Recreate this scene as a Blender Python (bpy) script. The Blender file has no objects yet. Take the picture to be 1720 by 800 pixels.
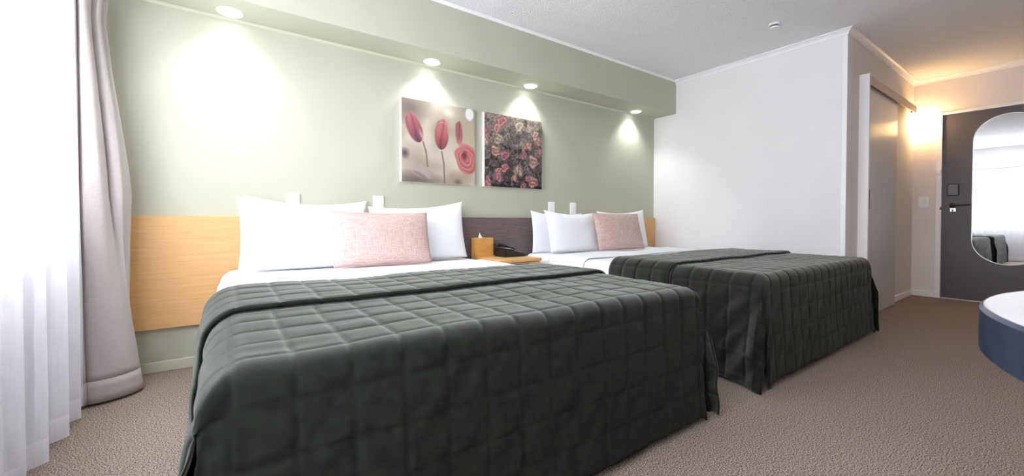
import bpy, bmesh, math, random
import numpy as np
from mathutils import Vector, Matrix, noise

random.seed(4)
scene = bpy.context.scene
COL = scene.collection
PI = math.pi

# ------------------------------------------------------------------ camera
YAW = 35.357
cam_d = bpy.data.cameras.new('camera')
cam_d.lens = 683.95 / 1720 * 36.0
cam_d.sensor_width = 36.0
cam_d.shift_y = -20.1 / 1720
cam_d.clip_start = 0.05
cam_d.dof.use_dof = True
cam_d.dof.focus_distance = 2.6
cam_d.dof.aperture_fstop = 5.6
cam = bpy.data.objects.new('camera', cam_d)
COL.objects.link(cam)
cam.location = (0, 0, 0.88)
cam.rotation_euler = (math.radians(89.128), math.radians(-0.075), math.radians(-YAW))
scene.camera = cam

# ------------------------------------------------------------------ world / exposure
SKY = 20.5
world = bpy.data.worlds.new('overcast_sky')
scene.world = world
world.use_nodes = True
world.node_tree.nodes['Background'].inputs[0].default_value = (0.93, 0.96, 1.0, 1)
world.node_tree.nodes['Background'].inputs[1].default_value = SKY
scene.view_settings.view_transform = 'Standard'
scene.view_settings.look = 'None'
scene.view_settings.gamma = 1.0
scene.view_settings.use_curve_mapping = False
scene.view_settings.exposure = 0.28
scene.cycles.use_denoising = True
scene.cycles.max_bounces = 16
scene.cycles.diffuse_bounces = 10
scene.cycles.transparent_max_bounces = 16
scene.cycles.sample_clamp_indirect = 12.0
scene.cycles.caustics_reflective = False
scene.cycles.caustics_refractive = False
# window opening guides sky sampling (a portal gives no light of its own)
po_d = bpy.data.lights.new('window_portal', 'AREA')
po_d.shape = 'RECTANGLE'; po_d.size = 4.2; po_d.size_y = 1.1
po_d.cycles.is_portal = True
po = bpy.data.objects.new('window_portal', po_d); COL.objects.link(po)
po.location = (-0.82, 1.03, 1.45)
po.rotation_euler = (0, math.radians(-90), 0)
po_d.size, po_d.size_y = 1.16, 3.32

DOWN_W = 19.0      # watts of each recessed downlight
SCONCE = 88.0

# ------------------------------------------------------------------ helpers
def lin(r, g, b):
    f = lambda c: (c/255/12.92) if c/255 <= 0.04045 else ((c/255+0.055)/1.055)**2.4
    return (f(r), f(g), f(b), 1)

def mat(name, col, rough=0.6, metal=0.0, spec=0.5, **kw):
    m = bpy.data.materials.new(name); m.use_nodes = True
    b = m.node_tree.nodes['Principled BSDF']
    b.inputs['Base Color'].default_value = col
    b.inputs['Roughness'].default_value = rough
    b.inputs['Metallic'].default_value = metal
    b.inputs['Specular IOR Level'].default_value = spec
    for k, v in kw.items(): b.inputs[k].default_value = v
    return m

def nd(m, t, **kw):
    n = m.node_tree.nodes.new(t)
    for k, v in kw.items():
        if k in n.inputs.keys(): n.inputs[k].default_value = v
        else: setattr(n, k, v)
    return n

def lk(m, a, b): m.node_tree.links.new(a, b)

def coords(m, scale=(1, 1, 1), kind='Object'):
    tc = nd(m, 'ShaderNodeTexCoord'); mp = nd(m, 'ShaderNodeMapping')
    mp.inputs['Scale'].default_value = scale
    lk(m, tc.outputs[kind], mp.inputs['Vector'])
    return mp.outputs['Vector']

def mottled(m, c1, c2, scale, detail=4, stretch=(1, 1, 1), bump=0.0, bscale=None, lo=0.3, hi=0.7, dist=0.01):
    bs = m.node_tree.nodes['Principled BSDF']
    v = coords(m, stretch)
    n = nd(m, 'ShaderNodeTexNoise', Scale=scale, Detail=detail)
    lk(m, v, n.inputs['Vector'])
    r = nd(m, 'ShaderNodeValToRGB')
    r.color_ramp.elements[0].position = lo; r.color_ramp.elements[0].color = c1
    r.color_ramp.elements[1].position = hi; r.color_ramp.elements[1].color = c2
    lk(m, n.outputs['Fac'], r.inputs['Fac']); lk(m, r.outputs['Color'], bs.inputs['Base Color'])
    if bump:
        n2 = n
        if bscale:
            n2 = nd(m, 'ShaderNodeTexNoise', Scale=bscale, Detail=3); lk(m, v, n2.inputs['Vector'])
        bp = nd(m, 'ShaderNodeBump', Strength=bump, Distance=dist)
        lk(m, n2.outputs['Fac'], bp.inputs['Height']); lk(m, bp.outputs['Normal'], bs.inputs['Normal'])
    return m

def tag(o, label=None, cat=None, group=None, kind=None):
    if label: o['label'] = label
    if cat: o['category'] = cat
    if group: o['group'] = group
    if kind: o['kind'] = kind
    return o

def empty(name, loc=(0, 0, 0), rz=0.0):
    e = bpy.data.objects.new(name, None); COL.objects.link(e)
    e.location = loc; e.rotation_euler = (0, 0, rz); e.empty_display_size = 0.05
    e['_off'] = 1
    return e

def off(parent):
    p = Vector((0, 0, 0))
    while parent is not None:
        p += parent.location; parent = parent.parent
    return p

def link(name, me, m, parent=None, world_pos=True, smooth=False, loc=None):
    """world_pos: mesh given in world coordinates (parents are unrotated)"""
    o = bpy.data.objects.new(name, me); COL.objects.link(o)
    me.materials.append(m)
    if parent is not None:
        if world_pos: me.transform(Matrix.Translation(-off(parent)))
        o.parent = parent
    if loc is not None: o.location = loc
    if smooth:
        for p in me.polygons: p.use_smooth = True
    return o

def from_bm(bm, name):
    me = bpy.data.meshes.new(name); bm.normal_update(); bm.to_mesh(me); bm.free(); return me

def bm_box(bm, lo, hi, bevel=0.0, seg=2):
    t = bmesh.new(); bmesh.ops.create_cube(t, size=1.0)
    for v in t.verts:
        v.co = Vector([(lo[i]+hi[i])/2 + v.co[i]*(hi[i]-lo[i]) for i in range(3)])
    if bevel: bmesh.ops.bevel(t, geom=list(t.edges), offset=bevel, segments=seg, affect='EDGES', profile=0.5)
    me = bpy.data.meshes.new('t'); t.to_mesh(me); t.free(); bm.from_mesh(me); bpy.data.meshes.remove(me)

def box(name, lo, hi, m, parent=None, bevel=0.0, seg=2, world_pos=True):
    bm = bmesh.new(); bm_box(bm, lo, hi, bevel, seg)
    return link(name, from_bm(bm, name), m, parent, world_pos)

def boxes(name, lst, m, parent=None, bevel=0.0):
    bm = bmesh.new()
    for lo, hi in lst: bm_box(bm, lo, hi, bevel)
    return link(name, from_bm(bm, name), m, parent)

def bm_lathe(bm, prof, seg=32, M=None):
    """prof: list of (r, z); closed by collapsing r=0 points"""
    rings = []
    for r, z in prof:
        if r < 1e-6: rings.append([bm.verts.new((0, 0, z))])
        else: rings.append([bm.verts.new((r*math.cos(2*PI*k/seg), r*math.sin(2*PI*k/seg), z)) for k in range(seg)])
    for a, b in zip(rings, rings[1:]):
        for k in range(seg):
            k2 = (k+1) % seg
            if len(a) == 1 and len(b) == 1: continue
            if len(a) == 1: bm.faces.new((a[0], b[k2], b[k]))
            elif len(b) == 1: bm.faces.new((a[k], a[k2], b[0]))
            else: bm.faces.new((a[k], a[k2], b[k2], b[k]))
    bmesh.ops.recalc_face_normals(bm, faces=bm.faces)
    if M is not None: bmesh.ops.transform(bm, matrix=M, verts=bm.verts)

def lathe(name, prof, m, parent=None, M=None, seg=32, smooth=True, world_pos=True):
    bm = bmesh.new(); bm_lathe(bm, prof, seg, M)
    o = link(name, from_bm(bm, name), m, parent, world_pos)
    if smooth:
        for p in o.data.polygons: p.use_smooth = True
        md = o.modifiers.new('edge', 'EDGE_SPLIT'); md.split_angle = math.radians(35)
    return o

def extrude_poly(name, pts, axis, a0, a1, m, parent=None):
    """pts: 2-D outline in the plane normal to axis (0=x: (y,z), 1=y: (x,z), 2=z: (x,y))"""
    bm = bmesh.new()
    def P(p, a):
        return {0: (a, p[0], p[1]), 1: (p[0], a, p[1]), 2: (p[0], p[1], a)}[axis]
    A = [bm.verts.new(P(p, a0)) for p in pts]; B = [bm.verts.new(P(p, a1)) for p in pts]
    n = len(pts)
    for k in range(n): bm.faces.new((A[k], A[(k+1) % n], B[(k+1) % n], B[k]))
    bm.faces.new(A); bm.faces.new(B[::-1])
    bmesh.ops.recalc_face_normals(bm, faces=bm.faces)
    return link(name, from_bm(bm, name), m, parent)

def cornice(name, pts, axis, wall, a0, a1, m0=0, m1=0):
    bm = bmesh.new()
    def P(p, q, a): return (wall-p, a, ZC+q) if axis == 1 else (a, wall-p, ZC+q)
    A = [bm.verts.new(P(p, q, a0+m0*p)) for p, q in pts]; B = [bm.verts.new(P(p, q, a1+m1*p)) for p, q in pts]
    n = len(pts)
    for k in range(n): bm.faces.new((A[k], A[(k+1) % n], B[(k+1) % n], B[k]))
    bm.faces.new(A); bm.faces.new(B[::-1]); bmesh.ops.recalc_face_normals(bm, faces=bm.faces)
    return link(name, from_bm(bm, name), M['white_trim'])

def tube(name, pts, r, m, parent=None, seg=10, world_pos=True):
    bm = bmesh.new(); pts = [Vector(p) for p in pts]; rings = []
    rr = r if isinstance(r, (list, tuple)) else [r]*len(pts)
    for i, p in enumerate(pts):
        d = (pts[min(i+1, len(pts)-1)] - pts[max(i-1, 0)]).normalized()
        u = d.cross(Vector((0, 0, 1)))
        if u.length < 1e-3: u = Vector((1, 0, 0))
        u.normalize(); w = u.cross(d)
        rings.append([bm.verts.new(p + rr[i]*(u*math.cos(2*PI*k/seg)+w*math.sin(2*PI*k/seg))) for k in range(seg)])
    for a, b in zip(rings, rings[1:]):
        for k in range(seg): bm.faces.new((a[k], a[(k+1) % seg], b[(k+1) % seg], b[k]))
    bm.faces.new(rings[0][::-1]); bm.faces.new(rings[-1])
    bmesh.ops.recalc_face_normals(bm, faces=bm.faces)
    return link(name, from_bm(bm, name), m, parent, world_pos, smooth=True)

# ------------------------------------------------------------------ materials
M = {}
def paint(name, rgb, bump=0.04, rough=0.75):
    c = lin(*rgb); c2 = tuple(x*0.97 for x in c[:3]) + (1,)
    return mottled(mat(name, c, rough, spec=0.25), c2, c, 3.0, bump=bump, bscale=420, dist=0.002)
M['sage'] = paint('sage_green_paint', (184, 185, 169))
M['white_wall'] = paint('off_white_wall_paint', (232, 230, 230))
M['cream_wall'] = paint('cream_wall_paint', (228, 222, 218))
M['white_trim'] = mat('white_gloss_trim', lin(238, 237, 238), 0.4)
M['sage_trim'] = mat('sage_trim_gloss', lin(196, 198, 178), 0.45)
M['ceiling'] = mottled(mat('stippled_ceiling', lin(232, 231, 233), 0.9, spec=0.1), lin(238, 238, 240), lin(246, 246, 248), 90, bump=1.0, bscale=95, dist=0.012)
M['carpet'] = mat('loop_pile_carpet', lin(150, 135, 125), 0.95, spec=0.1)
mottled(M['carpet'], lin(78, 68, 62), lin(184, 169, 158), 235, detail=3, bump=0.08, bscale=260, dist=0.003, lo=0.43, hi=0.57)
def wood(name, c1, c2, stretch, scale=6.0, rough=0.45):
    m = mat(name, c1, rough, spec=0.4); bs = m.node_tree.nodes['Principled BSDF']
    v = coords(m, stretch)
    n = nd(m, 'ShaderNodeTexNoise', Scale=scale, Detail=7, Roughness=0.62, Distortion=0.6); lk(m, v, n.inputs['Vector'])
    n2 = nd(m, 'ShaderNodeTexNoise', Scale=scale*7, Detail=4); lk(m, v, n2.inputs['Vector'])
    mx = nd(m, 'ShaderNodeMath', operation='ADD'); mu = nd(m, 'ShaderNodeMath', operation='MULTIPLY'); mu.inputs[1].default_value = 0.35
    lk(m, n2.outputs['Fac'], mu.inputs[0]); lk(m, n.outputs['Fac'], mx.inputs[0]); lk(m, mu.outputs[0], mx.inputs[1])
    r = nd(m, 'ShaderNodeValToRGB')
    r.color_ramp.elements[0].position = 0.45; r.color_ramp.elements[0].color = c1
    r.color_ramp.elements[1].position = 0.95; r.color_ramp.elements[1].color = c2
    lk(m, mx.outputs[0], r.inputs['Fac']); lk(m, r.outputs['Color'], bs.inputs['Base Color'])
    return m
M['oak'] = wood('light_oak_veneer', lin(206, 160, 104), lin(225, 182, 128), (0.7, 1, 14))
M['oak_box'] = wood('honey_bamboo', lin(196, 142, 72), lin(222, 172, 100), (1.5, 1.5, 12), scale=9)
M['smoke_oak'] = wood('smoked_grey_veneer', lin(88, 77, 78), lin(128, 115, 114), (1.2, 1, 22), scale=7)
M['linen_white'] = mottled(mat('white_cotton', lin(243, 243, 246), 0.85, spec=0.15), lin(228, 229, 233), lin(235, 236, 240), 3, bump=0.12, bscale=14, dist=0.01)
# velvet
M['velvet'] = mat('dark_green_velvet', lin(28, 31, 28), 0.75, spec=0.1)
b = M['velvet'].node_tree.nodes['Principled BSDF']
b.inputs['Sheen Weight'].default_value = 0.38
b.inputs['Sheen Roughness'].default_value = 0.4
b.inputs['Sheen Tint'].default_value = lin(206, 209, 200)
mottled(M['velvet'], lin(18, 21, 17), lin(32, 35, 29), 34, detail=6, bump=0.10, bscale=160, dist=0.003)
# the pile leans along the cloth (attribute 'nap'): shade with the leaning pile normal
va_ = nd(M['velvet'], 'ShaderNodeAttribute', attribute_name='nap'); gn_ = nd(M['velvet'], 'ShaderNodeNewGeometry')
sc_ = nd(M['velvet'], 'ShaderNodeVectorMath', operation='SCALE'); sc_.inputs['Scale'].default_value = 0.75
av_ = nd(M['velvet'], 'ShaderNodeVectorMath', operation='ADD'); nv_ = nd(M['velvet'], 'ShaderNodeVectorMath', operation='NORMALIZE')
lk(M['velvet'], va_.outputs['Vector'], sc_.inputs[0]); lk(M['velvet'], gn_.outputs['Normal'], av_.inputs[0]); lk(M['velvet'], sc_.outputs[0], av_.inputs[1])
lk(M['velvet'], av_.outputs[0], nv_.inputs[0])
bn_ = [n for n in M['velvet'].node_tree.nodes if n.type == 'BUMP'][0]; lk(M['velvet'], nv_.outputs[0], bn_.inputs['Normal'])
# pink weave
M['pink'] = mat('pink_woven_linen', lin(222, 196, 190), 0.9, spec=0.1)
def weave(m, c1, c2):
    bs = m.node_tree.nodes['Principled BSDF']
    v1 = coords(m, (18, 18, 260)); v2 = coords(m, (260, 260, 18))
    n1 = nd(m, 'ShaderNodeTexNoise', Scale=1.0, Detail=3); n2 = nd(m, 'ShaderNodeTexNoise', Scale=1.0, Detail=3)
    lk(m, v1, n1.inputs['Vector']); lk(m, v2, n2.inputs['Vector'])
    a = nd(m, 'ShaderNodeMath', operation='ADD'); lk(m, n1.outputs['Fac'], a.inputs[0]); lk(m, n2.outputs['Fac'], a.inputs[1])
    h = nd(m, 'ShaderNodeMath', operation='MULTIPLY'); h.inputs[1].default_value = 0.5; lk(m, a.outputs[0], h.inputs[0])
    r = nd(m, 'ShaderNodeValToRGB')
    r.color_ramp.elements[0].position = 0.38; r.color_ramp.elements[0].color = c1
    r.color_ramp.elements[1].position = 0.62; r.color_ramp.elements[1].color = c2
    lk(m, h.outputs[0], r.inputs['Fac']); lk(m, r.outputs['Color'], bs.inputs['Base Color'])
    bp = nd(m, 'ShaderNodeBump', Strength=0.35, Distance=0.003); lk(m, h.outputs[0], bp.inputs['Height']); lk(m, bp.outputs['Normal'], bs.inputs['Normal'])
weave(M['pink'], lin(178, 149, 143), lin(209, 186, 180))
M['drape'] = mat('warm_grey_drape_cloth', lin(198, 190, 186), 0.85, spec=0.1)
mottled(M['drape'], lin(176, 169, 166), lin(184, 177, 174), 60, stretch=(1, 1, 4), bump=0.05, bscale=300, dist=0.002)
# sheer voile
ms = bpy.data.materials.new('white_sheer_voile'); ms.use_nodes = True; nt = ms.node_tree; nt.nodes.clear()
def sheer(m, transp):
    o = nd(m, 'ShaderNodeOutputMaterial'); mx = nd(m, 'ShaderNodeMixShader', Fac=0.0); mx2 = nd(m, 'ShaderNodeMixShader')
    tr = nd(m, 'ShaderNodeBsdfTransparent'); tl = nd(m, 'ShaderNodeBsdfTranslucent'); df = nd(m, 'ShaderNodeBsdfDiffuse')
    tr.inputs[0].default_value = (1, 1, 1, 1)
    tl.inputs[0].default_value = lin(246, 247, 252); df.inputs[0].default_value = lin(246, 247, 252)
    mx2.inputs[0].default_value = 0.5
    v = coords(m, (1, 1, 0.04)); n = nd(m, 'ShaderNodeTexNoise', Scale=160.0, Detail=2); lk(m, v, n.inputs['Vector'])
    mp = nd(m, 'ShaderNodeMapRange'); mp.inputs['To Min'].default_value = 1-transp-0.06; mp.inputs['To Max'].default_value = 1-transp+0.06
    lk(m, n.outputs['Fac'], mp.inputs['Value'])
    lk(m, tl.outputs[0], mx2.inputs[1]); lk(m, df.outputs[0], mx2.inputs[2])
    lk(m, mp.outputs[0], mx.inputs[0]); lk(m, tr.outputs[0], mx.inputs[1]); lk(m, mx2.outputs[0], mx.inputs[2])
    lk(m, mx.outputs[0], o.inputs[0])
sheer(ms, 0.25); M['sheer'] = ms
mh = bpy.data.materials.new('white_sheer_hem'); mh.use_nodes = True; mh.node_tree.nodes.clear(); sheer(mh, 0.12); M['sheer_hem'] = mh
# thin window glass
mg = bpy.data.materials.new('clear_window_glass'); mg.use_nodes = True; mg.node_tree.nodes.clear()
o_ = nd(mg, 'ShaderNodeOutputMaterial'); mx_ = nd(mg, 'ShaderNodeMixShader'); mx_.inputs[0].default_value = 0.06
t_ = nd(mg, 'ShaderNodeBsdfTransparent'); g_ = nd(mg, 'ShaderNodeBsdfGlossy'); g_.inputs['Roughness'].default_value = 0.02
lk(mg, t_.outputs[0], mx_.inputs[1]); lk(mg, g_.outputs[0], mx_.inputs[2]); lk(mg, mx_.outputs[0], o_.inputs[0])
M['glass'] = mg
M['alu'] = mat('white_window_aluminium', lin(225, 225, 226), 0.4, 0.0)
M['door'] = mottled(mat('charcoal_door_laminate', lin(82, 78, 82), 0.42, spec=0.4), lin(78, 74, 79), lin(88, 84, 88), 5)
M['slide'] = mat('pale_grey_satin_laminate', lin(196, 194, 195), 0.28, spec=0.5)
M['rail'] = mat('beige_metal_pelmet', lin(170, 156, 145), 0.4, 0.3)
M['mirror'] = mat('mirror_silver', (0.93, 0.94, 0.94, 1), 0.01, 1.0)
M['chrome'] = mat('brushed_steel', lin(170, 168, 165), 0.3, 1.0)
M['dark_metal'] = mat('dark_bronze_metal', lin(70, 66, 64), 0.35, 0.9)
M['black'] = mat('black_plastic', lin(24, 24, 26), 0.32)
M['plastic_white'] = mat('white_plastic', lin(240, 240, 242), 0.35)
M['button'] = mat('pale_phone_button', lin(190, 192, 196), 0.4)
M['table_edge'] = mat('slate_blue_table_edge', lin(46, 52, 68), 0.22, spec=0.5)
M['table_top'] = mottled(mat('light_grey_laminate', lin(178, 176, 178), 0.35), lin(174, 172, 174), lin(184, 182, 184), 6)
M['mattress'] = mat('mattress_ticking', lin(225, 224, 222), 0.9)
M['base'] = mat('bed_base_cloth', lin(52, 50, 50), 0.9)
M['paper'] = mat('tissue_paper', lin(246, 246, 246), 0.9, spec=0.1)
def emit(name, col, s):
    m = bpy.data.materials.new(name); m.use_nodes = True
    b = m.node_tree.nodes['Principled BSDF']; b.inputs['Base Color'].default_value = (0.9, 0.9, 0.9, 1)
    b.inputs['Emission Color'].default_value = col; b.inputs['Emission Strength'].default_value = s
    return m
M['lens'] = emit('lit_downlight_lens', (0.93, 1.0, 0.95, 1), 9.0)
M['sconce_glass'] = emit('lit_frosted_glass', (1.0, 0.62, 0.27, 1), SCONCE)

# ------------------------------------------------------------------ room
XW, XB, XD = -0.68, 4.322, 6.628          # window wall, white end wall, entry wall
YB, YC, YF = 3.082, 1.187, -1.75         # headboard wall, corridor side wall, wall behind the camera
ZC, ZS = 2.50, 2.12                     # ceiling, soffit
T = 0.12
def st(o): o['kind'] = 'structure'; return o

st(box('floor', (XW-T, YF-T, -0.1), (XD+T, YB+T, 0), M['carpet']))
st(box('ceiling', (XW-T, YF-T, ZC), (XD+T, YB+T, ZC+0.1), M['ceiling']))
st(box('wall_back', (XW-T, YB, 0), (XB+T, YB+T, ZC), M['sage']))
st(box('wall_right', (XB, YC, 0), (XB+T, YB, ZC), M['white_wall']))
st(box('wall_corridor', (XB+T, YC, 0), (XD, YC+T, ZC), M['cream_wall']))
st(box('wall_front', (XW-T, YF-T, 0), (XD+T, YF, ZC), M['cream_wall']))
WY0, WY1, WZ0, WZ1 = -0.6, 2.66, 0.90, 2.0
st(boxes('wall_left', [((XW-T, YF, 0), (XW, YB, WZ0)), ((XW-T, YF, WZ1), (XW, YB, ZC)),
                       ((XW-T, YF, WZ0), (XW, WY0, WZ1)), ((XW-T, WY1, WZ0), (XW, YB, WZ1))], M['white_wall']))
st(box('wall_bulkhead_back', (XW, 2.785, ZS), (XB, YB, ZC), M['sage']))
DY0, DY1, DZ = 0.077, 0.947, 2.066      # entry door opening
st(boxes('wall_entry', [((XD, DY1+0.045, 0), (XD+T, YC+T, ZC)), ((XD, YF, 0), (XD+T, DY0-0.045, ZC)),
                        ((XD, DY0-0.045, DZ+0.03), (XD+T, DY1+0.045, ZC))], M['cream_wall']))
# window
w = st(empty('window_1', (XW-0.06, (WY0+WY1)/2, WZ0)))
fr = [((XW-0.09, WY0, WZ0), (XW-0.04, WY1, WZ0+0.05)), ((XW-0.09, WY0, WZ1-0.05), (XW-0.04, WY1, WZ1)),
      ((XW-0.09, WY0, WZ0+0.05), (XW-0.04, WY0+0.05, WZ1-0.05)), ((XW-0.09, WY1-0.05, WZ0+0.05), (XW-0.04, WY1, WZ1-0.05))]
boxes('window_frame', fr, M['alu'], w)
npane = 2; pw = (WY1-WY0-0.1)/npane
for k in range(npane):
    y0 = WY0+0.05+k*pw
    if k: box('mullion', (XW-0.088, y0-0.025, WZ0+0.05), (XW-0.042, y0+0.025, WZ1-0.05), M['alu'], w)
    box('pane', (XW-0.068, y0+(0.025 if k else 0), WZ0+0.05), (XW-0.064, y0+pw-(0.025 if k < npane-1 else 0), WZ1-0.05), M['glass'], w)
box('window_sill', (XW-0.04, WY0, WZ0), (XW+0.03, WY1, WZ0+0.02), M['white_trim'], w)

# baseboards, cornices, corner bead
def bb(name, lo, hi, m): return st(box(name, lo, hi, m, bevel=0.004))
bb('baseboard_back', (XW, YB-0.014, 0), (XB, YB, 0.062), M['sage_trim'])
bb('baseboard_right', (XB-0.014, YC, 0), (XB, YB-0.014, 0.062), M['white_trim'])
bb('baseboard_corridor', (5.66, YC-0.012, 0), (XD, YC, 0.065), M['white_trim'])
bb('baseboard_entry', (XD-0.012, DY1+0.05, 0), (XD, YC-0.012, 0.065), M['white_trim'])
bb('baseboard_left', (XW, YF, 0), (XW+0.014, YB-0.014, 0.062), M['white_trim'])
c = 0.045
cove = [(0, 0), (0, -c), (0.008, -c), (0.014, -c*0.62), (c*0.62, -0.014), (c, -0.008), (c, 0)]
st(cornice('trim_1', cove, 1, XB, YC, 2.785, m0=-1))
st(cornice('trim_2', cove, 0, YC, XB, XD, m0=-1, m1=-1))
st(cornice('trim_3', cove, 1, XD, YF, YC, m1=-1))
c = 0.018
cove2 = [(0, 0), (0, -c), (c, 0)]
st(extrude_poly('trim_4', [(2.785-p, ZC+q) for p, q in cove2], 0, XW, XB, M['white_trim']))
st(extrude_poly('trim_5', [(YB-p, ZS+q*0.6) for p, q in cove2], 0, XW, XB, M['sage_trim']))
st(box('trim_6', (XB-0.005, YC-0.004, 0.062), (XB+0.006, YC+0.03, ZC-0.045), M['white_trim'], bevel=0.002))

# ------------------------------------------------------------------ entry door
d = st(empty('door_1', (XD, (DY0+DY1)/2, 0)))
box('door_leaf', (XD+0.008, DY0, 0.008), (XD+0.05, DY1, DZ), M['door'], d, bevel=0.002)
box('jamb', (XD-0.012, DY1+0.001, 0), (XD+T, DY1+0.046, DZ+0.03), M['white_trim'], d, bevel=0.003)
box('jamb', (XD-0.012, DY0-0.046, 0), (XD+T, DY0-0.001, DZ+0.03), M['white_trim'], d, bevel=0.003)
box('head_jamb', (XD-0.010, DY0-0.001, DZ+0.003), (XD+T, DY1+0.001, DZ+0.03), M['white_trim'], d, bevel=0.003)
box('threshold', (XD-0.01, DY0, 0), (XD+0.05, DY1, 0.006), M['rail'], d)
def RX(x, y, z):     # disc axis along -x
    return Matrix.Translation((x, y, z)) @ Matrix.Rotation(-PI/2, 4, 'Y')
HY, HZ = 0.862, 1.048
lv = lathe('lever_handle', [(0, 0), (0.027, 0), (0.027, 0.006), (0.012, 0.010), (0.010, 0.045), (0, 0.045)], M['dark_metal'], d, RX(XD+0.008, HY, HZ))
tube('lever', [(XD-0.034, HY+0.012, HZ), (XD-0.038, HY, HZ), (XD-0.040, HY-0.05, HZ+0.002), (XD-0.036, HY-0.10, HZ+0.003), (XD-0.030, HY-0.135, HZ+0.003)], [0.009, 0.0115, 0.009, 0.008, 0.006], M['dark_metal'], lv)
lc = box('lock_escutcheon', (XD+0.002, HY-0.026, HZ-0.072), (XD+0.008, HY+0.022, HZ-0.030), M['chrome'], d, bevel=0.003)
boxes('keyhole', [((XD, HY-0.006, HZ-0.068), (XD+0.003, HY+0.004, HZ-0.045))], M['black'], lc)
rd = box('card_reader', (XD-0.014, 0.815, 1.155), (XD+0.008, 0.905, 1.285), M['black'], d, bevel=0.006)
box('reader_window', (XD-0.0155, 0.830, 1.172), (XD-0.013, 0.890, 1.268), M['dark_metal'], rd)
box('strike_plate', (XD-0.013, DY1+0.001, 1.0), (XD+0.004, DY1+0.012, 1.03), M['black'], d)
# mirror (pill shaped)
MYc, MR, MZ0, MZ1 = 0.464, 0.255, 0.414, 1.993
def pill(r):
    pts = []
    for k in range(33): a = PI*k/32; pts.append((MYc+r*math.cos(a), MZ1-MR+r*math.sin(a)))
    for k in range(33): a = PI+PI*k/32; pts.append((MYc+r*math.cos(a), MZ0+MR+r*math.sin(a)))
    return pts
mr = tag(empty('mirror', (XD, MYc, MZ0)), 'tall pill-shaped mirror fixed on the charcoal entry door', 'mirror')
extrude_poly('mirror_glass', pill(MR-0.006), 0, XD+0.001, XD+0.0075, M['mirror'], mr)
bm = bmesh.new()
o1, i1 = pill(MR), pill(MR-0.006)
vo = [[bm.verts.new((x, p[0], p[1])) for p in o1] for x in (XD-0.001, XD+0.0075)]
vi = [[bm.verts.new((x, p[0], p[1])) for p in i1] for x in (XD-0.001, XD+0.0075)]
n = len(o1)
for k in range(n):
    j = (k+1) % n
    bm.faces.new((vo[0][k], vo[0][j], vi[0][j], vi[0][k])); bm.faces.new((vo[0][k], vo[1][k], vo[1][j], vo[0][j])); bm.faces.new((vi[0][k], vi[0][j], vi[1][j], vi[1][k]))
bmesh.ops.recalc_face_normals(bm, faces=bm.faces)
link('mirror_rim', from_bm(bm, 'mirror_rim'), M['chrome'], mr)
# small alarm contact on the jamb, thermostat plate on wall
ac = tag(empty('door_contact', (XD-0.012, DY1+0.03, 1.395)), 'small white door contact on the jamb beside the charcoal door', 'sensor')
box('sensor_body', (XD-0.036, DY1+0.002, 1.395), (XD-0.0125, DY1+0.042, 1.455), M['plastic_white'], ac, bevel=0.008)
box('sensor_face', (XD-0.038, DY1+0.010, 1.408), (XD-0.034, DY1+0.034, 1.442), M['white_trim'], ac, bevel=0.001)
sp = tag(empty('light_switch', (XD, 1.089, 1.0)), 'square white switch plate on the wall below the lit wall lamp', 'switch')
box('plate', (XD-0.008, 1.044, 1.030), (XD-0.0005, 1.134, 1.155), M['plastic_white'], sp, bevel=0.003)
lathe('dial', [(0, 0), (0.016, 0), (0.014, 0.008), (0, 0.008)], M['white_trim'], sp, RX(XD-0.008, 1.089, 1.092))

# wall lamp
wl = tag(empty('wall_lamp', (XD, 1.085, 1.95)), 'lit frosted glass wall lamp between sliding door and entry door', 'wall lamp')
box('back_plate', (XD-0.015, 1.045, 1.90), (XD-0.0005, 1.125, 2.06), M['chrome'], wl, bevel=0.004)
lathe('glass_shade', [(0, 0), (0.035, 0), (0.042, 0.02), (0.042, 0.11), (0.035, 0.13), (0, 0.13)], M['sconce_glass'], wl, Matrix.Translation((XD-0.065, 1.085, 1.915)))
box('side_clip', (XD-0.06, 1.036, 1.955), (XD-0.012, 1.040, 2.005), M['chrome'], wl)

# ------------------------------------------------------------------ sliding door
d2 = st(empty('door_2', (4.66, YC, 0)))
box('end_post', (4.64, 1.114, 0), (4.668, YC-0.0005, 2.175), M['white_trim'], d2, bevel=0.002)
pn = box('sliding_panel', (4.67, 1.130, 0.012), (5.64, 1.160, 2.10), M['slide'], d2, bevel=0.002)
box('pull_handle', (4.722, 1.126, 0.98), (4.742, 1.1305, 1.157), M['dark_metal'], pn, bevel=0.002)
rl = boxes('pelmet', [((4.67, 1.108, 2.072), (6.32, 1.116, 2.150)), ((4.67, 1.116, 2.140), (6.32, YC-0.0005, 2.150))], M['rail'], d2)
box('track', (4.69, 1.135, 2.11), (6.30, 1.155, 2.139), M['chrome'], rl)
box('end_stop', (6.28, 1.117, 2.085), (6.318, 1.15, 2.11), M['black'], rl)

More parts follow.
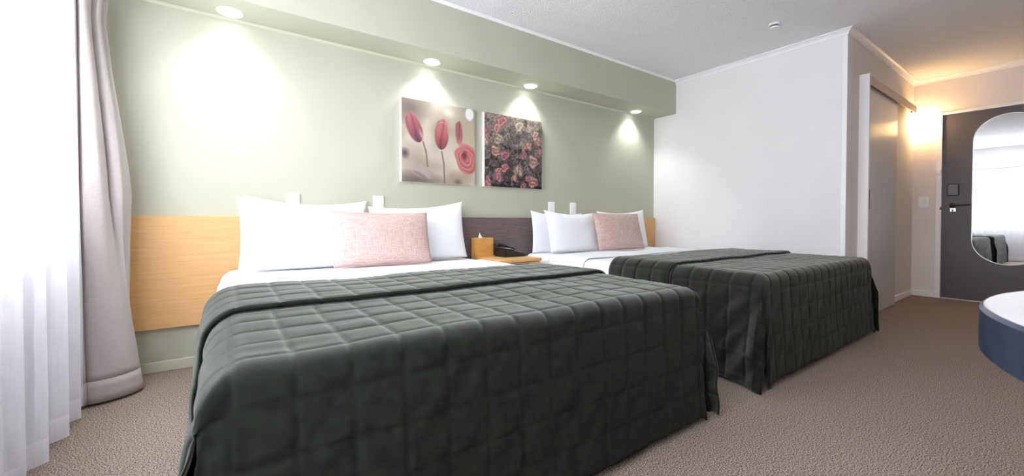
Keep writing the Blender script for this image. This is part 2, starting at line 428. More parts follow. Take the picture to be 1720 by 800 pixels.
# ------------------------------------------------------------------ downlights
dl = [(0.045, 2.975, 'round lit downlight in the sage soffit nearest the window curtain'),
      (1.351, 2.985, 'round lit downlight in the sage soffit above the single-rose-stems picture'),
      (2.329, 2.985, 'round lit downlight in the sage soffit above the rose-bush picture'),
      (3.85, 2.985, 'round lit downlight in the sage soffit next to the white end wall')]
for x, y, lab in dl:
    e = tag(empty('downlight', (x, y, ZS)), lab, 'downlight', 'recessed downlights in the soffit')
    lathe('trim_ring', [(0.052, -0.002), (0.056, -0.009), (0.066, -0.006), (0.070, 0.0), (0.052, 0.0)], M['plastic_white'], e, Matrix.Translation((x, y, ZS-0.0003)))
    lathe('lens', [(0, -0.004), (0.051, -0.003), (0.051, 0.0), (0, 0.0)], M['lens'], e, Matrix.Translation((x, y, ZS-0.0003)))
    L = bpy.data.lights.new('downlight_beam', 'SPOT'); L.energy = DOWN_W; L.color = (0.93, 1.0, 0.94)
    L.spot_size = math.radians(118); L.spot_blend = 0.8; L.shadow_soft_size = 0.035
    lo = bpy.data.objects.new('downlight_beam', L); COL.objects.link(lo); lo.parent = e; lo.location = (0, 0, -0.02)

# ceiling detector
cd = tag(empty('ceiling_detector', (3.722, 1.508, ZC)), 'small white round detector on the stippled ceiling', 'detector')
lathe('detector_base', [(0, 0), (0.045, 0), (0.045, -0.012), (0.038, -0.018), (0, -0.018)], M['plastic_white'], cd, Matrix.Translation((3.722, 1.508, ZC)))
lathe('detector_slot', [(0, -0.018), (0.030, -0.018), (0.030, -0.027), (0, -0.027)], M['black'], cd, Matrix.Translation((3.722, 1.508, ZC)))
lathe('detector_cap', [(0, -0.027), (0.034, -0.027), (0.030, -0.036), (0, -0.040)], M['plastic_white'], cd, Matrix.Translation((3.722, 1.508, ZC)))

# ------------------------------------------------------------------ headboard
hb = tag(empty('headboard', (2.0, YB, 0.25)), 'long wall-mounted headboard of oak and smoke grey veneer panels', 'headboard')
for x0, x1, m in ((XW+0.02, 1.570, 'oak'), (1.572, 2.44, 'smoke_oak'), (2.442, XB-0.012, 'oak')):
    box('panel', (x0, YB-0.032, 0.254), (x1, YB-0.0005, 0.900), M[m], hb, bevel=0.0015)

# switch plates
for x, lab in ((0.384, 'white switch plate above the oak headboard nearest the curtain'),
               (0.952, 'white switch plate above the pink cushion of the bed by the curtain'),
               (2.663, 'white switch plate above the pillows beside the smoke grey headboard panel'),
               (2.955, 'white switch plate above the left corner of the far pink cushion')):
    e = tag(empty('switch_plate', (x, YB, 0.933)), lab, 'switch', 'white switch plates above the headboard')
    box('plate', (x-0.040, YB-0.012, 0.933), (x+0.040, YB-0.0005, 1.059), M['plastic_white'], e, bevel=0.004)
    for z in (0.960, 1.005): box('rocker', (x-0.014, YB-0.0155, z), (x+0.014, YB-0.011, z+0.026), M['white_trim'], e, bevel=0.002)

# ------------------------------------------------------------------ pictures (colour attribute print)
def painter(N, fn):
    ys, xs = np.mgrid[0:N+1, 0:N+1]/N
    return fn(xs, 1-ys)       # u right, v down
def srgb(a):
    a = np.clip(a, 0, 255)/255.0
    return np.where(a <= 0.04045, a/12.92, ((a+0.055)/1.055)**2.4)
rng = np.random.default_rng(7)
def vnoise(u, v, s, seed):
    r = np.random.default_rng(seed); g = r.random((s+3, s+3))
    x, y = u*s, v*s; xi, yi = np.floor(x).astype(int), np.floor(y).astype(int); fx, fy = x-xi, y-yi
    fx = fx*fx*(3-2*fx); fy = fy*fy*(3-2*fy)
    return (g[yi, xi]*(1-fx)+g[yi, xi+1]*fx)*(1-fy)+(g[yi+1, xi]*(1-fx)+g[yi+1, xi+1]*fx)*fy
def ell(u, v, cu, cv, ru, rv, ang=0, soft=0.25):
    c, s = math.cos(ang), math.sin(ang); du, dv = u-cu, v-cv
    q = np.sqrt(((c*du+s*dv)/ru)**2+((-s*du+c*dv)/rv)**2)
    return np.clip((1-q)/soft, 0, 1), q
def mixc(img, mask, col):
    m = mask[..., None]; return img*(1-m)+np.array(col, float)*m
def seg(u, v, p0, p1, w):
    d = np.array(p1)-np.array(p0); t = np.clip(((u-p0[0])*d[0]+(v-p0[1])*d[1])/(d@d), 0, 1)
    return np.clip(1.5-np.hypot(u-p0[0]-t*d[0], v-p0[1]-t*d[1])/w, 0, 1)
def tulips(u, v):
    n = vnoise(u, v, 4, 3); n2 = vnoise(u, v, 9, 5)
    img = np.ones(u.shape+(3,))*np.array([190, 176, 158.0])
    img += ((n-0.5)*60+(n2-0.5)*26)[..., None]*np.array([1, 0.95, 0.9])
    for (cu, cv, ru, rv, col, a) in ((0.12, 0.10, 0.32, 0.24, (120, 103, 98), .9), (0.62, 0.10, 0.3, 0.2, (205, 188, 165), .8), (0.85, 0.35, 0.3, 0.3, (186, 170, 140), .7),
                                     (0.1, 0.72, 0.28, 0.25, (168, 150, 134), .7), (0.55, 0.62, 0.28, 0.3, (222, 208, 192), .7), (0.04, 0.66, 0.07, 0.08, (84, 74, 82), .9),
                                     (0.2, 0.97, 0.4, 0.14, (110, 96, 90), .9), (0.78, 0.92, 0.25, 0.15, (176, 150, 122), .7), (0.75, 0.97, 0.08, 0.06, (110, 92, 84), .8)):
        img = mixc(img, a*ell(u, v, cu, cv, ru, rv, 0, 0.9)[0], col)
    img = mixc(img, ell(u, v, 0.92, 0.07, 0.075, 0.10, 0, 0.35)[0], (246, 246, 248))
    img = mixc(img, 0.8*ell(u, v, 0.62, 0.10, 0.10, 0.07, 0.3, 0.9)[0], (236, 226, 214))
    # stems
    for pts in (((0.27, 0.50), (0.31, 0.62), (0.33, 0.80)), ((0.52, 0.60), (0.55, 0.75), (0.56, 1.0))):
        for p0, p1 in zip(pts, pts[1:]): img = mixc(img, 0.8*seg(u, v, p0, p1, 0.010), (122, 100, 82))
    img = mixc(img, 0.7*seg(u, v, (0.33, 0.22), (0.31, 0.40), 0.008), (206, 190, 170))
    def bud(img, cu, cv, L_, w_, ang, c_hi, c_mid, c_lo):
        c, s_ = math.cos(ang), math.sin(ang); du, dv = u-cu, v-cv
        t = c*du+s_*dv; a = (-s_*du+c*dv)/L_          # a: -1 top .. 1 base
        prof = w_*np.clip(1-np.abs(np.clip(a+0.12, -2, 2))**3.2, 0, 1)**0.5*(1-0.12*np.clip(a, 0, 1))*(1-0.10*np.clip(-a, 0, 1))
        m = np.clip((prof-np.abs(t))/0.022, 0, 1)*(a > -0.98-0.10*np.sin(t/w_*3.0+0.6))
        q = t/np.maximum(prof, 1e-3)
        col = np.array(c_mid)*np.ones(u.shape+(1,))
        k = np.clip(-a*0.9+0.15, 0, 1)[..., None]; col = col*(1-k)+np.array(c_hi)*k
        k = np.clip(a*1.1-0.05, 0, 1)[..., None]*np.clip(1.15-np.abs(q), 0, 1)[..., None]; col = col*(1-k)+np.array(c_lo)*k
        col = col*(1-0.20*np.clip(np.cos(q*7+a*2.2), 0, 1)[..., None]*0.8)
        k = np.clip((np.abs(q)-0.72)*3, 0, 1)[..., None]*0.5; col = col*(1-k)+np.array([226, 176, 166])*k
        return img*(1-m[..., None])+col*m[..., None]
    img = bud(img, 0.165, 0.36, 0.19, 0.105, -0.40, (198, 104, 112), (160, 84, 100), (104, 62, 84))
    img = mixc(img, 0.7*ell(u, v, 0.255, 0.43, 0.03, 0.12, -0.40, 0.8)[0], (214, 184, 164))
    img = bud(img, 0.52, 0.40, 0.20, 0.108, 0.05, (206, 116, 112), (186, 92, 96), (128, 62, 76))
    img = mixc(img, 0.45*np.clip(1-np.abs(np.hypot((u-0.53)/0.085, (v-0.30)/0.075)-0.95)/0.16, 0, 1)*(v < 0.34), (232, 164, 152))
    img = bud(img, 0.765, 0.35, 0.16, 0.062, -0.04, (178, 90, 104), (172, 88, 98), (206, 140, 132))
    # open rose
    ang = np.arctan2(v-0.64, u-0.86)
    m, q = ell(u, v, 0.87, 0.66, 0.165, 0.205, -0.2, 0.10); q = q*(1+0.07*np.sin(3*ang+0.5)+0.04*np.sin(5*ang)); m = np.clip((1-q)/0.10, 0, 1)
    col = np.array([206, 112, 110.0])*np.ones(u.shape+(1,)); img = img*(1-m[..., None])+col*m[..., None]
    for rad, ph_, w_ in ((0.80, 0.3, 0.10), (0.60, 2.2, 0.09), (0.44, 4.0, 0.08), (0.28, 0.9, 0.08)):
        rr = rad*(1+0.10*np.sin(2*ang+ph_)); edge = np.clip(1-np.abs(q-rr)/w_, 0, 1)*np.clip(0.55+0.6*np.cos(ang-ph_), 0, 1)
        img = mixc(img, 0.55*m*edge, (150, 58, 70)); hl = np.clip(1-np.abs(q-rr-0.10)/0.06, 0, 1)*np.clip(0.5+0.6*np.cos(ang-ph_), 0, 1)
        img = mixc(img, 0.6*m*hl, (236, 170, 162))
    img = mixc(img, 0.8*ell(u, v, 0.845, 0.62, 0.055, 0.085, 0, 0.7)[0], (112, 42, 54))
    img = mixc(img, 0.8*ell(u, v, 0.80, 0.48, 0.09, 0.05, 0.5, 0.7)[0], (216, 120, 112))
    # fallen petal
    m, q = ell(u, v, 0.25, 0.88, 0.17, 0.07, 0.35, 0.35); img = mixc(img, 0.9*m, (178, 160, 158))
    img = mixc(img, 0.7*ell(u, v, 0.24, 0.91, 0.13, 0.03, 0.45, 0.5)[0], (128, 110, 112))
    return img
def rosebush(u, v):
    n = vnoise(u, v, 20, 11); n2 = vnoise(u, v, 44, 12); n3 = vnoise(u, v, 6, 13)
    base = np.array([146, 130, 120.0])*(1-v[..., None])+np.array([58, 50, 54.0])*v[..., None]
    img = base + ((n-0.5)*60+(n2-0.5)*70+(n3-0.5)*30)[..., None]*np.array([1, .96, .95])
    r = np.random.default_rng(21)
    for k in range(110):      # grey-green leaves and faded heads
        cu, cv = r.random(2); s_ = 0.03+0.035*r.random()
        m, q = ell(u, v, cu, cv, s_, s_*0.75, r.random()*3, 0.4); a = np.arctan2(v-cv, u-cu)
        sh = (0.62+0.62*(1-cv))*(0.8+0.4*r.random()); img = mixc(img, 0.6*m, np.array([118, 112, 110])*sh)
        img = mixc(img, 0.45*m*np.clip(np.sin(q*13-a*(1 if k % 2 else 2)+k), 0, 1), np.array([62, 54, 56])*sh)
    roses = [(0.28, 0.09, .075), (0.2, 0.19, .07), (0.03, 0.27, .05), (0.02, 0.39, .055), (0.23, 0.34, .07), (0.19, 0.51, .075), (0.33, 0.56, .07), (0.87, 0.22, .065), (0.93, 0.31, .055),
             (0.74, 0.38, .06), (0.67, 0.53, .06), (0.84, 0.61, .085), (0.33, 0.73, .06), (0.22, 0.78, .05), (0.23, 0.86, .075), (0.57, 0.75, .08), (0.05, 0.95, .065), (0.84, 0.91, .08),
             (0.74, 0.86, .045), (0.58, 0.12, .075), (0.96, 0.45, .04), (0.5, 0.86, .05), (0.66, 0.96, .05), (0.76, 0.14, .05), (0.47, 0.52, .045)]
    for k, (cu, cv, s_) in enumerate(roses):
        col = [(206, 122, 124), (206, 140, 124), (186, 108, 120), (206, 156, 142)][k % 4]
        if k in (19, 4, 23): col = (190, 172, 150)
        if k == 24: col = (120, 90, 92)
        a = np.arctan2(v-cv, u-cu); m, q = ell(u, v, cu, cv, s_*1.25, s_*1.05, k*0.7, 0.35)
        q = q*(1+0.14*np.sin(3*a+k)+0.08*np.sin(5*a+2*k)); m = np.clip((1-q)/0.3, 0, 1)
        nn = 0.5+0.5*np.sin(q*8+1.7*np.sin(2*a+k)+k)
        img = mixc(img, m*0.85, col); img = mixc(img, m*nn*0.45, np.array(col)*0.5)
        img = mixc(img, m*np.clip(1-nn-0.6, 0, 1)*1.4, np.minimum(np.array(col)*1.08+20, 255))
    img = mixc(img, 0.6*seg(u, v, (0.57, 0.35), (0.58, 1.0), 0.006), (44, 36, 38))
    return img + ((vnoise(u, v, 80, 5)-0.5)*50)[..., None]
mp_ = mat('printed_canvas', (1, 1, 1, 1), 0.7, spec=0.2)
at = nd(mp_, 'ShaderNodeVertexColor', layer_name='print'); lk(mp_, at.outputs['Color'], mp_.node_tree.nodes['Principled BSDF'].inputs['Base Color'])
def picture(x0, x1, z0, z1, fn, lab):
    e = tag(empty('canvas_picture', (x0, YB, z0)), lab, 'picture', 'canvas flower pictures on the sage wall')
    box('canvas_frame', (x0, YB-0.036, z0), (x1, YB-0.0005, z1), M['plastic_white'], e, bevel=0.002)
    N = 170; img = painter(N, fn); img = img*0.80+0.20*img.mean(axis=2, keepdims=True); img = srgb(img*0.93)
    y = YB-0.0375
    vs = [(x0+0.001+(x1-x0-0.002)*i/N, y, z0+0.001+(z1-z0-0.002)*j/N) for j in range(N+1) for i in range(N+1)]
    fs = [(j*(N+1)+i, j*(N+1)+i+1, (j+1)*(N+1)+i+1, (j+1)*(N+1)+i) for j in range(N) for i in range(N)]
    k0 = len(vs); vs += [(x0+0.001, y+0.0014, z0+0.001), (x1-0.001, y+0.0014, z0+0.001), (x1-0.001, y+0.0014, z1-0.001), (x0+0.001, y+0.0014, z1-0.001)]
    fs += [(k0+3, k0+2, k0+1, k0)]
    me = bpy.data.meshes.new('print'); me.from_pydata(vs, [], fs)
    ca = me.color_attributes.new('print', 'FLOAT_COLOR', 'POINT')
    data = np.ones((len(vs), 4)); data[:k0, :3] = img.reshape(-1, 3)
    ca.data.foreach_set('color', data.ravel())
    link('print', me, mp_, e)
picture(1.120, 1.769, 1.174, 1.823, tulips, 'square canvas print of three soft pink rose buds on stems')
picture(1.863, 2.512, 1.174, 1.823, rosebush, 'square canvas print of a dense bush of small pink roses')

# ------------------------------------------------------------------ curtains
def grid_mesh(name, P, nu, nv):
    vs = [P(i/nu, j/nv) for j in range(nv+1) for i in range(nu+1)]
    fs = [(j*(nu+1)+i, j*(nu+1)+i+1, (j+1)*(nu+1)+i+1, (j+1)*(nu+1)+i) for j in range(nv) for i in range(nu)]
    me = bpy.data.meshes.new(name); me.from_pydata(vs, [], fs); return me
ZT = 2.01
sy0, sy1 = -0.75, 2.64
def sheer_p(t, s, dx=0.0):
    y = sy1 + (sy0-sy1)*t
    ph = y*2*PI/0.19 + 1.8*noise.noise((y*1.7, 3.1, 0))+0.7*noise.noise((y*0.9, s*0.8, 5))
    amp = 0.036*(0.75+0.5*noise.noise((y*2.3, 0, 9)))*(0.75+0.35*s)
    x = -0.535 + amp*(math.sin(ph)+0.28*math.sin(2*ph+0.6)) + 0.012*noise.noise((y*1.1, s*1.5, 2))*s
    return x+dx, y + 0.012*math.cos(ph)*s
sc = tag(empty('sheer_curtain', (-0.535, 0.5, 0)), 'white pleated sheer curtain hanging to the carpet across the window', 'curtain')
NS = 720
link('sheer_cloth', grid_mesh('sheer_cloth', lambda t, s: (*sheer_p(t, s), ZT-0.01-(ZT-0.01-0.11)*s), NS, 24), M['sheer'], sc, smooth=True)
def hemz(t): return 0.024+0.012*noise.noise((t*30, 0, 7))
link('hem', grid_mesh('hem', lambda t, s: (*sheer_p(t, 1.0, 0.0), 0.11-(0.11-hemz(t))*s), NS, 2), M['sheer_hem'], sc, smooth=True)

def catmull(pts, t):
    n = len(pts)-1; f = min(t*n, n-1e-6); i = int(f); u = f-i
    p = [Vector(pts[max(0, min(n, k))]) for k in (i-1, i, i+1, i+2)]
    return 0.5*((2*p[1])+(-p[0]+p[2])*u+(2*p[0]-5*p[1]+4*p[2]-p[3])*u*u+(-p[0]+3*p[1]-3*p[2]+p[3])*u**3)
bot = [(-0.50, 2.60), (-0.465, 2.70), (-0.415, 2.735), (-0.385, 2.775), (-0.415, 2.82), (-0.40, 2.80), (-0.368, 2.775), (-0.30, 2.79), (-0.235, 2.835), (-0.20, 2.90), (-0.225, 2.955), (-0.29, 2.935), (-0.32, 2.965), (-0.27, 3.01), (-0.31, 3.05), (-0.40, 3.03)]
mid = [(-0.48, 2.62), (-0.455, 2.71), (-0.425, 2.745), (-0.40, 2.775), (-0.435, 2.85), (-0.425, 2.83), (-0.39, 2.785), (-0.355, 2.785), (-0.345, 2.84), (-0.352, 2.872), (-0.325, 2.862), (-0.305, 2.88), (-0.31, 2.93), (-0.295, 2.965), (-0.305, 3.0), (-0.40, 3.01)]
top = [(-0.47, 2.64), (-0.45, 2.71), (-0.43, 2.745), (-0.405, 2.77), (-0.44, 2.84), (-0.43, 2.83), (-0.395, 2.785), (-0.375, 2.795), (-0.375, 2.85), (-0.385, 2.875), (-0.355, 2.865), (-0.35, 2.89), (-0.365, 2.93), (-0.345, 2.945), (-0.365, 2.965), (-0.42, 2.99)]
bot = [(x-0.142, y-0.095) for x, y in bot]; mid = [(x-0.142+0.04*max(0, min(1, (x+0.40)/0.08)), y-0.075) for x, y in mid]; top = [(x-0.145, y-0.05) for x, y in top]
def drape_p(t, s):
    a, b, c_ = catmull(top, t), catmull(mid, t), catmull(bot, t)
    if s < 0.5: k = s/0.5; k = k*k*(3-2*k)*0.5+k*0.5; p = a*(1-k)+b*k
    else: k = (s-0.5)/0.5; p = b*(1-k)+c_*k
    w_ = 0.004*noise.noise((t*22, s*5, 1))
    if s < 0.06: p = p + (p-Vector((-0.545, 2.81)))*(0.9*(0.06-s)/0.06)*0.35
    return p.x+w_, p.y+w_
dr = tag(empty('drape', (-0.475, 2.80, 0)), 'warm grey heavy drape gathered against the sage wall beside the oak headboard', 'curtain')
def add_solid(o, t, offset=-1):
    md = o.modifiers.new('thickness', 'SOLIDIFY'); md.thickness = t; md.offset = offset; return o
add_solid(link('drape_cloth', grid_mesh('drape_cloth', lambda t, s: (*drape_p(t, s*0.945), ZT-0.01-(ZT-0.01-0.118)*s), 260, 60), M['drape'], dr, smooth=True), 0.003, 0)
add_solid(link('hem', grid_mesh('hem', lambda t, s: (*drape_p(t, 0.945+0.055*s), 0.118-(0.118-0.014)*s), 260, 3), M['drape'], dr, smooth=True), 0.0036, 0)
ct = tag(empty('curtain_track', (-0.52, 0.5, 2.005)), 'slim white curtain track on brackets above the window', 'curtain track')
box('rail', (-0.545, -0.8, 2.005), (-0.525, 2.70, 2.0295), M['alu'], ct)
box('rail', (-0.505, -0.8, 2.005), (-0.485, 2.78, 2.0295), M['alu'], ct)
for k in range(4): box('bracket', (XW+0.0005, -0.7+k*1.1, 2.030), (-0.485, -0.67+k*1.1, 2.036), M['alu'], ct)

# ------------------------------------------------------------------ beds
PITCH = 0.118
def nearest(s): return abs(s/PITCH-round(s/PITCH))*PITCH
def sheet(name, m, parent, x0, x1, yf, yh, H, r, drop_s, drop_f, b_end, quilt, step, lift=0.0, flare=0.05, seed=0, thick=0.008, foot=True, wr=1.0, roll=None, zmin=0.012, ext=0.045, xphase=0.0):
    """cross-shaped cloth over a bed: top, two side drops and a foot drop; b runs from yh (head edge) to the foot"""
    cx, half = (x0+x1)/2, (x1-x0)/2
    rb = min(r, 0.045); F = half-r; Lb = (yh-yf)-rb; arc = r*PI/2; arcb = rb*PI/2
    def prof(s, F_, r, arc):
        if s <= F_: return s, 0.0, 0.0, 0.0
        if s <= F_+arc:
            t = (s-F_)/r; return F_+r*math.sin(t), r*(1-math.cos(t)), t, 0.0
        e = s-F_-arc
        return F_+r+flare*e, r+e, PI/2, e
    na = int(math.ceil((F+arc+drop_s)/step)); As = [k*step for k in range(-na, na+1)]
    bmax = min(b_end, Lb+arcb+drop_f); nb = int(math.ceil(bmax/step)); Bs = [k*step for k in range(nb+1)]
    idx = {}; vs = []; nap = []
    for jb, b_ in enumerate(Bs):
        py, db, tb, eb = prof(b_, Lb, rb, arcb)
        for ia, a in enumerate(As):
            sa = 1 if a >= 0 else -1
            px, da, ta, ea = prof(abs(a), F, r, arc)
            if ea > 1e-6 and eb > ext: continue
            yy, dbb, tbb = py, db, tb
            if ea > 1e-6 and eb > 0:      # side panel running on past the foot corner
                yy, dbb, tbb = Lb+rb+eb*min(1, ea/0.16), rb, 0.0
            n = Vector((sa*math.sin(ta)*math.cos(tbb), -math.sin(tbb)*math.cos(ta), math.cos(ta)*math.cos(tbb)))
            if n.length < 1e-3: n = Vector((sa, -1, 0.2))
            n.normalize()
            d = lift
            if quilt:
                q = (1-math.exp(-nearest(a-xphase)/0.007))*(1-math.exp(-nearest(b_)/0.007))
                d += 0.0048*q
            e = max(ea, eb if ea <= 1e-6 else ea)
            k = min(1, e/0.25)
            d += wr*0.010*noise.noise((a*2.2+seed, b_*2.2, 0.3+seed))
            if e > 0:
                if ea > 1e-6: u_, w_ = b_, ea
                else: u_, w_ = a, eb
                d += wr*k*(0.014 if ea > 1e-6 else 0.009)*noise.noise((u_*3.2+seed, w_*1.5, 4.0))
                d += wr*min(1, e/0.06)*(0.017 if ea > 1e-6 else 0.007)*noise.noise(((u_*1.0+w_*0.75)*13+seed, (w_-u_*0.75)*3.2, 7.7))
            else:
                d += wr*0.004*noise.noise((a*4+seed, b_*15, 2.2))
            if ea > 1e-6:      # side panel swings out near the foot corner
                t_ = max(0, (b_-(Lb-0.25))/0.3); d += 0.045*min(1, t_)**2*k
            mn = min(da, dbb); mxd = max(da, dbb)
            z = max(zmin + 0.006*noise.noise((a*5, b_*5, seed+3)), H-mxd-0.4*mn + n.z*d)
            idx[(jb, ia)] = len(vs)
            vs.append((cx+sa*px+n.x*d, yh-yy+n.y*d, z)); kn = 0.1+1.1*math.sin(tbb)+0.7*math.sin(ta)*math.cos(tbb); nap += [0.0, math.cos(tbb)*kn, math.sin(tbb)*kn]
    fs = []
    for jb in range(nb):
        for ia in range(2*na):
            q = [idx.get(k) for k in ((jb, ia), (jb+1, ia), (jb+1, ia+1), (jb, ia+1))]
            if None not in q: fs.append(q)
    me = bpy.data.meshes.new(name); me.from_pydata(vs, [], fs)
    me.attributes.new('nap', 'FLOAT_VECTOR', 'POINT').data.foreach_set('vector', nap)
    o = link(name, me, m, parent, smooth=True)
    return add_solid(o, thick, -1)

def bed(x0, x1, tagname, seed):
    yf, yh, H = 0.995, 3.035, 0.568
    e = tag(empty('bed', ((x0+x1)/2, 2.0, 0)), 'queen bed base and mattress %s, mostly hidden under its linen' % tagname, 'bed', 'two beds')
    box('bed_base', (x0+0.05, yf+0.06, 0.10), (x1-0.05, yh, 0.30), M['base'], e, bevel=0.02)
    box('mattress', (x0+0.035, yf+0.045, 0.302), (x1-0.035, yh, 0.538), M['mattress'], e, bevel=0.05, seg=4)
    for lx in (x0+0.14, x1-0.14):
        for ly in (yf+0.15, yh-0.15):
            lathe('leg', [(0, 0), (0.025, 0), (0.032, 0.10), (0, 0.10)], M['black'], e, Matrix.Translation((lx, ly, 0)))
    s = tag(empty('white_sheet', ((x0+x1)/2, 2.4, 0)), 'white cotton sheet and blanket covering the bed %s' % tagname, 'bed sheet', 'white bed sheets')
    sheet('sheet_cloth', M['linen_white'], s, x0, x1, 1.0, yh, H, 0.08, 0.34, 0.1, 1.75, False, 0.02, seed=seed, flare=0.02, wr=0.8, thick=0.006)
    sheet('turned_down_edge', M['linen_white'], s, x0-0.002, x1+0.002, 1.0, 2.70, H, 0.08, 0.30, 0.1, 0.42, False, 0.02, lift=0.010, seed=seed, flare=0.02, wr=0.8, thick=0.005)
    q = tag(empty('bedspread', ((x0+x1)/2, 1.4, 0)), 'dark green quilted velvet bedspread on bed %s' % tagname, 'bedspread', 'green velvet bedspreads')
    g = 0.024
    st_ = PITCH/16
    sheet('quilted_cover', M['velvet'], q, x0-g, x1+g, yf-g, 1.965, H+g-0.004, 0.09, 0.475, 0.50, 9, True, st_, seed=seed+10, flare=0.07)
    sheet('folded_band', M['velvet'], q, x0-g, x1+g, yf-g, 1.985, H+g-0.004, 0.09, 0.455, 0.4, 0.475, True, st_, lift=0.020, seed=seed+10, flare=0.07, thick=0.016, xphase=0.03)

bed(-0.02, 1.685, 'beside the curtain', 1.0)
bed(2.305, 4.09, 'next to the white end wall', 5.0)

# pillows ---------------------------------------------------------
def pillow(name, w, h, t, m, label, cat, group, loc, lean, rz, seed, dent=0.05, sag=0.04, piping=None, droop=0.0, tilt=0.0, wr=1.0):
    N, K = 56, 40
    def P(side):
        def f(u01, v01):
            u, v = 2*u01-1, 2*v01-1
            th = max(0.0, (1-abs(u)**2.6)*(1-abs(v)**(2.6 if v > 0 else 4.0)))**0.55
            x = w/2*u*(1-dent*(1-v*v)*abs(u)**1.5)
            z = h/2*v*(1-(dent*1.2 if v > 0 else -0.01)*(1-u*u)*abs(v)**1.5)
            if v > 0: z -= sag*h*(1-u*u)*v + v*h*(droop*(u+1)/2 if droop > 0 else -droop*(1-u)/2)
            nz = noise.noise((u*1.6+seed, v*1.6, side*3+seed))*0.10*wr + wr*0.05*noise.noise((u*4+v*2+seed, v*3-u, 8+side))
            cr = (abs(u)*abs(v))**1.5*noise.noise((u*9-v*7, seed, side))*0.10*wr
            y = -side*t/2*th*(1+nz) + side*cr*t*0.3*th
            return (x, y, z + h/2)
        return f
    vs, fs = [], []
    for side in (1, -1):
        k0 = len(vs); f = P(side)
        vs += [f(i/N, j/K) for j in range(K+1) for i in range(N+1)]
        for j in range(K):
            for i in range(N):
                q = (k0+j*(N+1)+i, k0+j*(N+1)+i+1, k0+(j+1)*(N+1)+i+1, k0+(j+1)*(N+1)+i)
                fs.append(q if side == 1 else q[::-1])
    me = bpy.data.meshes.new(name); me.from_pydata(vs, [], fs)
    bm = bmesh.new(); bm.from_mesh(me); bmesh.ops.remove_doubles(bm, verts=bm.verts, dist=1e-5); bm.to_mesh(me); bm.free()
    if piping is None:
        o = link(name, me, m, smooth=True); tag(o, label, cat, group)
    else:
        o = tag(empty(name), label, cat, group)
        link('cover', me, m, o, world_pos=False, smooth=True)
        f = P(1); loop = [f(i/N, 0) for i in range(N+1)]+[f(1, j/K) for j in range(1, K+1)]+[f(1-i/N, 1) for i in range(1, N+1)]+[f(0, 1-j/K) for j in range(1, K+1)]
        tube('edge_seam', loop, 0.003, m, o, seg=6, world_pos=False)
    o.location = loc; o.rotation_euler = (-lean, tilt, rz)
    return o
W = M["linen_white"]; R = math.radians
gp = 'white pillows leaning on the headboard'
ZP = 0.584
pillow('pillow', 0.74, 0.45, 0.09, W, 'white pillow behind another at the curtain end of the oak headboard', 'pillow', gp, (0.475, 2.965, ZP), R(4), 0, 1.0, sag=0.07, droop=0.04)
pillow('pillow', 0.74, 0.445, 0.15, W, 'large white pillow in front, left of the woven pink lumbar cushion', 'pillow', gp, (0.435, 2.775, ZP), R(15), R(1), 3.0, sag=0.05, droop=0.11)
pillow('pillow', 0.75, 0.455, 0.15, W, 'white pillow beside the tissue box, partly behind the woven pink cushion', 'pillow', gp, (1.215, 2.87, ZP), R(12), R(-2), 6.0, sag=0.05, droop=-0.12)
pillow('pillow', 0.66, 0.40, 0.09, W, 'white pillow at the back next to the smoke grey headboard panel', 'pillow', gp, (2.665, 2.965, ZP-0.014), R(4), 0, 11.0, droop=0.05, sag=0.06)
pillow('pillow', 0.66, 0.40, 0.13, W, 'white pillow in front, left of the dusty pink cushion', 'pillow', gp, (2.745, 2.80, ZP), R(14), R(0), 13.0, droop=0.05, sag=0.05)
pillow('pillow', 0.78, 0.42, 0.13, W, 'white pillow behind the dusty pink cushion near the white end wall', 'pillow', gp, (3.58, 2.90, ZP), R(10), R(0), 17.0, droop=-0.06, sag=0.05)
gc = 'pink cushions on the beds'
pillow('cushion', 0.63, 0.355, 0.12, M['pink'], 'woven pink lumbar cushion propped on pillows near the drape', 'cushion', gc, (0.860, 2.62, ZP+0.005), R(16), R(-1), 21.0, dent=0.03, sag=0.01, piping=True, tilt=R(0.5), wr=0.6)
pillow('cushion', 0.64, 0.37, 0.12, M['pink'], 'dusty pink cushion propped on pillows near the white end wall', 'cushion', gc, (3.235, 2.655, ZP+0.006), R(16), R(-3), 25.0, dent=0.03, sag=0.01, piping=True, tilt=R(0.3), wr=0.6)

# ------------------------------------------------------------------ bedside table
bx0, bx1, by0, by1, bz = 1.735, 2.150, 2.60, 3.045, 0.567
bt = tag(empty('bedside_table', ((bx0+bx1)/2, 2.85, 0)), 'light oak bedside table between the two beds', 'bedside table')
box('table_top', (bx0, by0, bz-0.024), (bx1, by1, bz), M['oak'], bt, bevel=0.002)
box('cabinet', (bx0+0.012, by0+0.03, 0.10), (bx1-0.012, by1, bz-0.0245), M['oak'], bt, bevel=0.002)
for z0, z1 in ((0.335, bz-0.030), (0.11, 0.328)):
    dw = box('drawer', (bx0+0.012, by0+0.008, z0), (bx1-0.012, by0+0.0295, z1), M['oak'], bt, bevel=0.002)
    box('finger_pull', ((bx0+bx1)/2-0.07, by0+0.004, z1-0.022), ((bx0+bx1)/2+0.07, by0+0.0085, z1-0.010), M['dark_metal'], dw)
for lx in (bx0+0.06, bx1-0.06):
    for ly in (by0+0.09, by1-0.06): box('leg', (lx-0.02, ly-0.02, 0), (lx+0.02, ly+0.02, 0.10), M['oak'], bt, bevel=0.003)
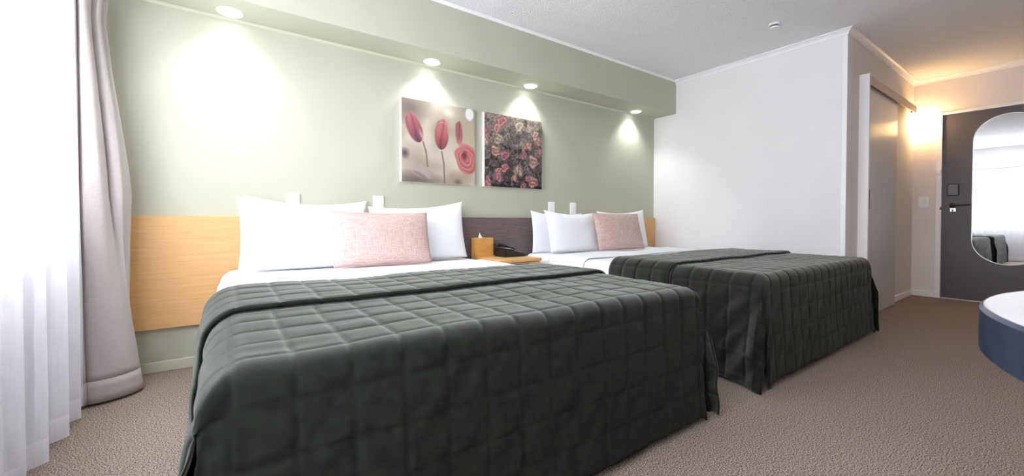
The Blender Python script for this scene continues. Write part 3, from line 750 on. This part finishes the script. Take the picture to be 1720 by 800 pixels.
# tissue box
tb = tag(empty('tissue_box', (1.738, 2.915, bz), R(8)), 'honey coloured wooden tissue box cover with a white tissue', 'tissue box')
bm = bmesh.new(); tw, td, th_ = 0.150, 0.110, 0.160
for lo_, hi_ in [((0, 0, 0), (tw, 0.008, th_)), ((0, td-0.008, 0), (tw, td, th_)), ((0, 0.008, 0), (0.008, td-0.008, th_)), ((tw-0.008, 0.008, 0), (tw, td-0.008, th_)),
                 ((0.008, 0.008, th_-0.008), (tw-0.008, 0.040, th_)), ((0.008, td-0.040, th_-0.008), (tw-0.008, td-0.008, th_))]: bm_box(bm, lo_, hi_)
link('box_cover', from_bm(bm, 'box_cover'), M['oak_box'], tb, world_pos=False)
ts = grid_mesh('tissue', lambda u, v: (0.062+0.060*(u-0.5)*(1-0.9*v)-0.016*v+0.004*math.sin(9*u), 0.055+0.012*math.sin(u*7+v*2)*(1-v), th_-0.012+0.055*v*(1-0.25*u)), 12, 12)
add_solid(link('tissue', ts, M['paper'], tb, world_pos=False, smooth=True), 0.001, 0)
# telephone: low edge towards +x
ph = tag(empty('telephone', (2.01, 2.86, bz)), 'black desk telephone on the bedside table beside the tissue box', 'telephone')
px0, px1, py0, py1 = 1.905, 2.115, 2.785, 2.945
body = [(px0, bz+0.001), (px1, bz+0.001), (px1, bz+0.018), (px1-0.012, bz+0.026), (px0+0.05, bz+0.072), (px0+0.012, bz+0.074), (px0, bz+0.062)]
extrude_poly('phone_body', body, 1, py0, py1, M['black'], ph)
sl = (0.072-0.026)/(px1-0.012-px0-0.05)
def sz(x): return bz+0.026+(px1-0.012-x)*sl
kp = []
for i in range(4):
    for j in range(3):
        bxx = px0+0.085+i*0.027; byy = 2.805+j*0.023
        bm = bmesh.new(); bm_box(bm, (bxx, byy, sz(bxx)-0.004), (bxx+0.016, byy+0.014, sz(bxx)+0.003), 0.0015, 1)
        link('button', from_bm(bm, 'button'), M['button'], ph)
box('display', (px0+0.045, 2.80, sz(px0+0.06)-0.006), (px0+0.072, 2.872, sz(px0+0.06)+0.004), M['button'], ph)
hy = 2.912
hs = tube('handset', [(px0-0.008+0.21*k/10, hy, sz(px0+0.21*k/10)+0.016+0.012*math.sin(PI*k/10)) for k in range(11)], [0.012, 0.019, 0.018, 0.014, 0.013, 0.013, 0.013, 0.014, 0.018, 0.019, 0.012], M['black'], ph, seg=14)
tube('cord', [(px0+0.01+0.15*k/60, 2.775-0.012*math.sin(PI*k/60)+0.005*math.cos(k*1.3), bz+0.012+0.005*math.sin(k*1.3)) for k in range(61)], 0.0022, M['black'], ph, seg=6)

# ------------------------------------------------------------------ round table in the foreground
tcx, tcy, tr, tz = 1.100, -0.449, 0.555, 0.742
rt = tag(empty('round_table', (tcx, tcy, 0)), 'round table with light grey top and thick slate blue edge', 'table')
Mt = Matrix.Translation((tcx, tcy, 0))
lathe('table_edge', [(0, tz-0.075), (tr-0.004, tz-0.075), (tr, tz-0.071), (tr, tz-0.007), (tr-0.005, tz-0.002), (0, tz-0.002)], M['table_edge'], rt, Mt, seg=128)
lathe('table_top', [(0, tz-0.0018), (tr-0.006, tz-0.0018), (tr-0.008, tz), (0, tz)], M['table_top'], rt, Mt, seg=128)
lathe('pedestal', [(0, 0.02), (0.045, 0.02), (0.045, tz-0.075), (0, tz-0.075)], M['dark_metal'], rt, Mt)
lathe('foot_plate', [(0, 0), (0.28, 0), (0.28, 0.008), (0.06, 0.022), (0, 0.022)], M['dark_metal'], rt, Mt, seg=64)

for o in bpy.data.objects:
    if '_off' in o.keys(): del o['_off']
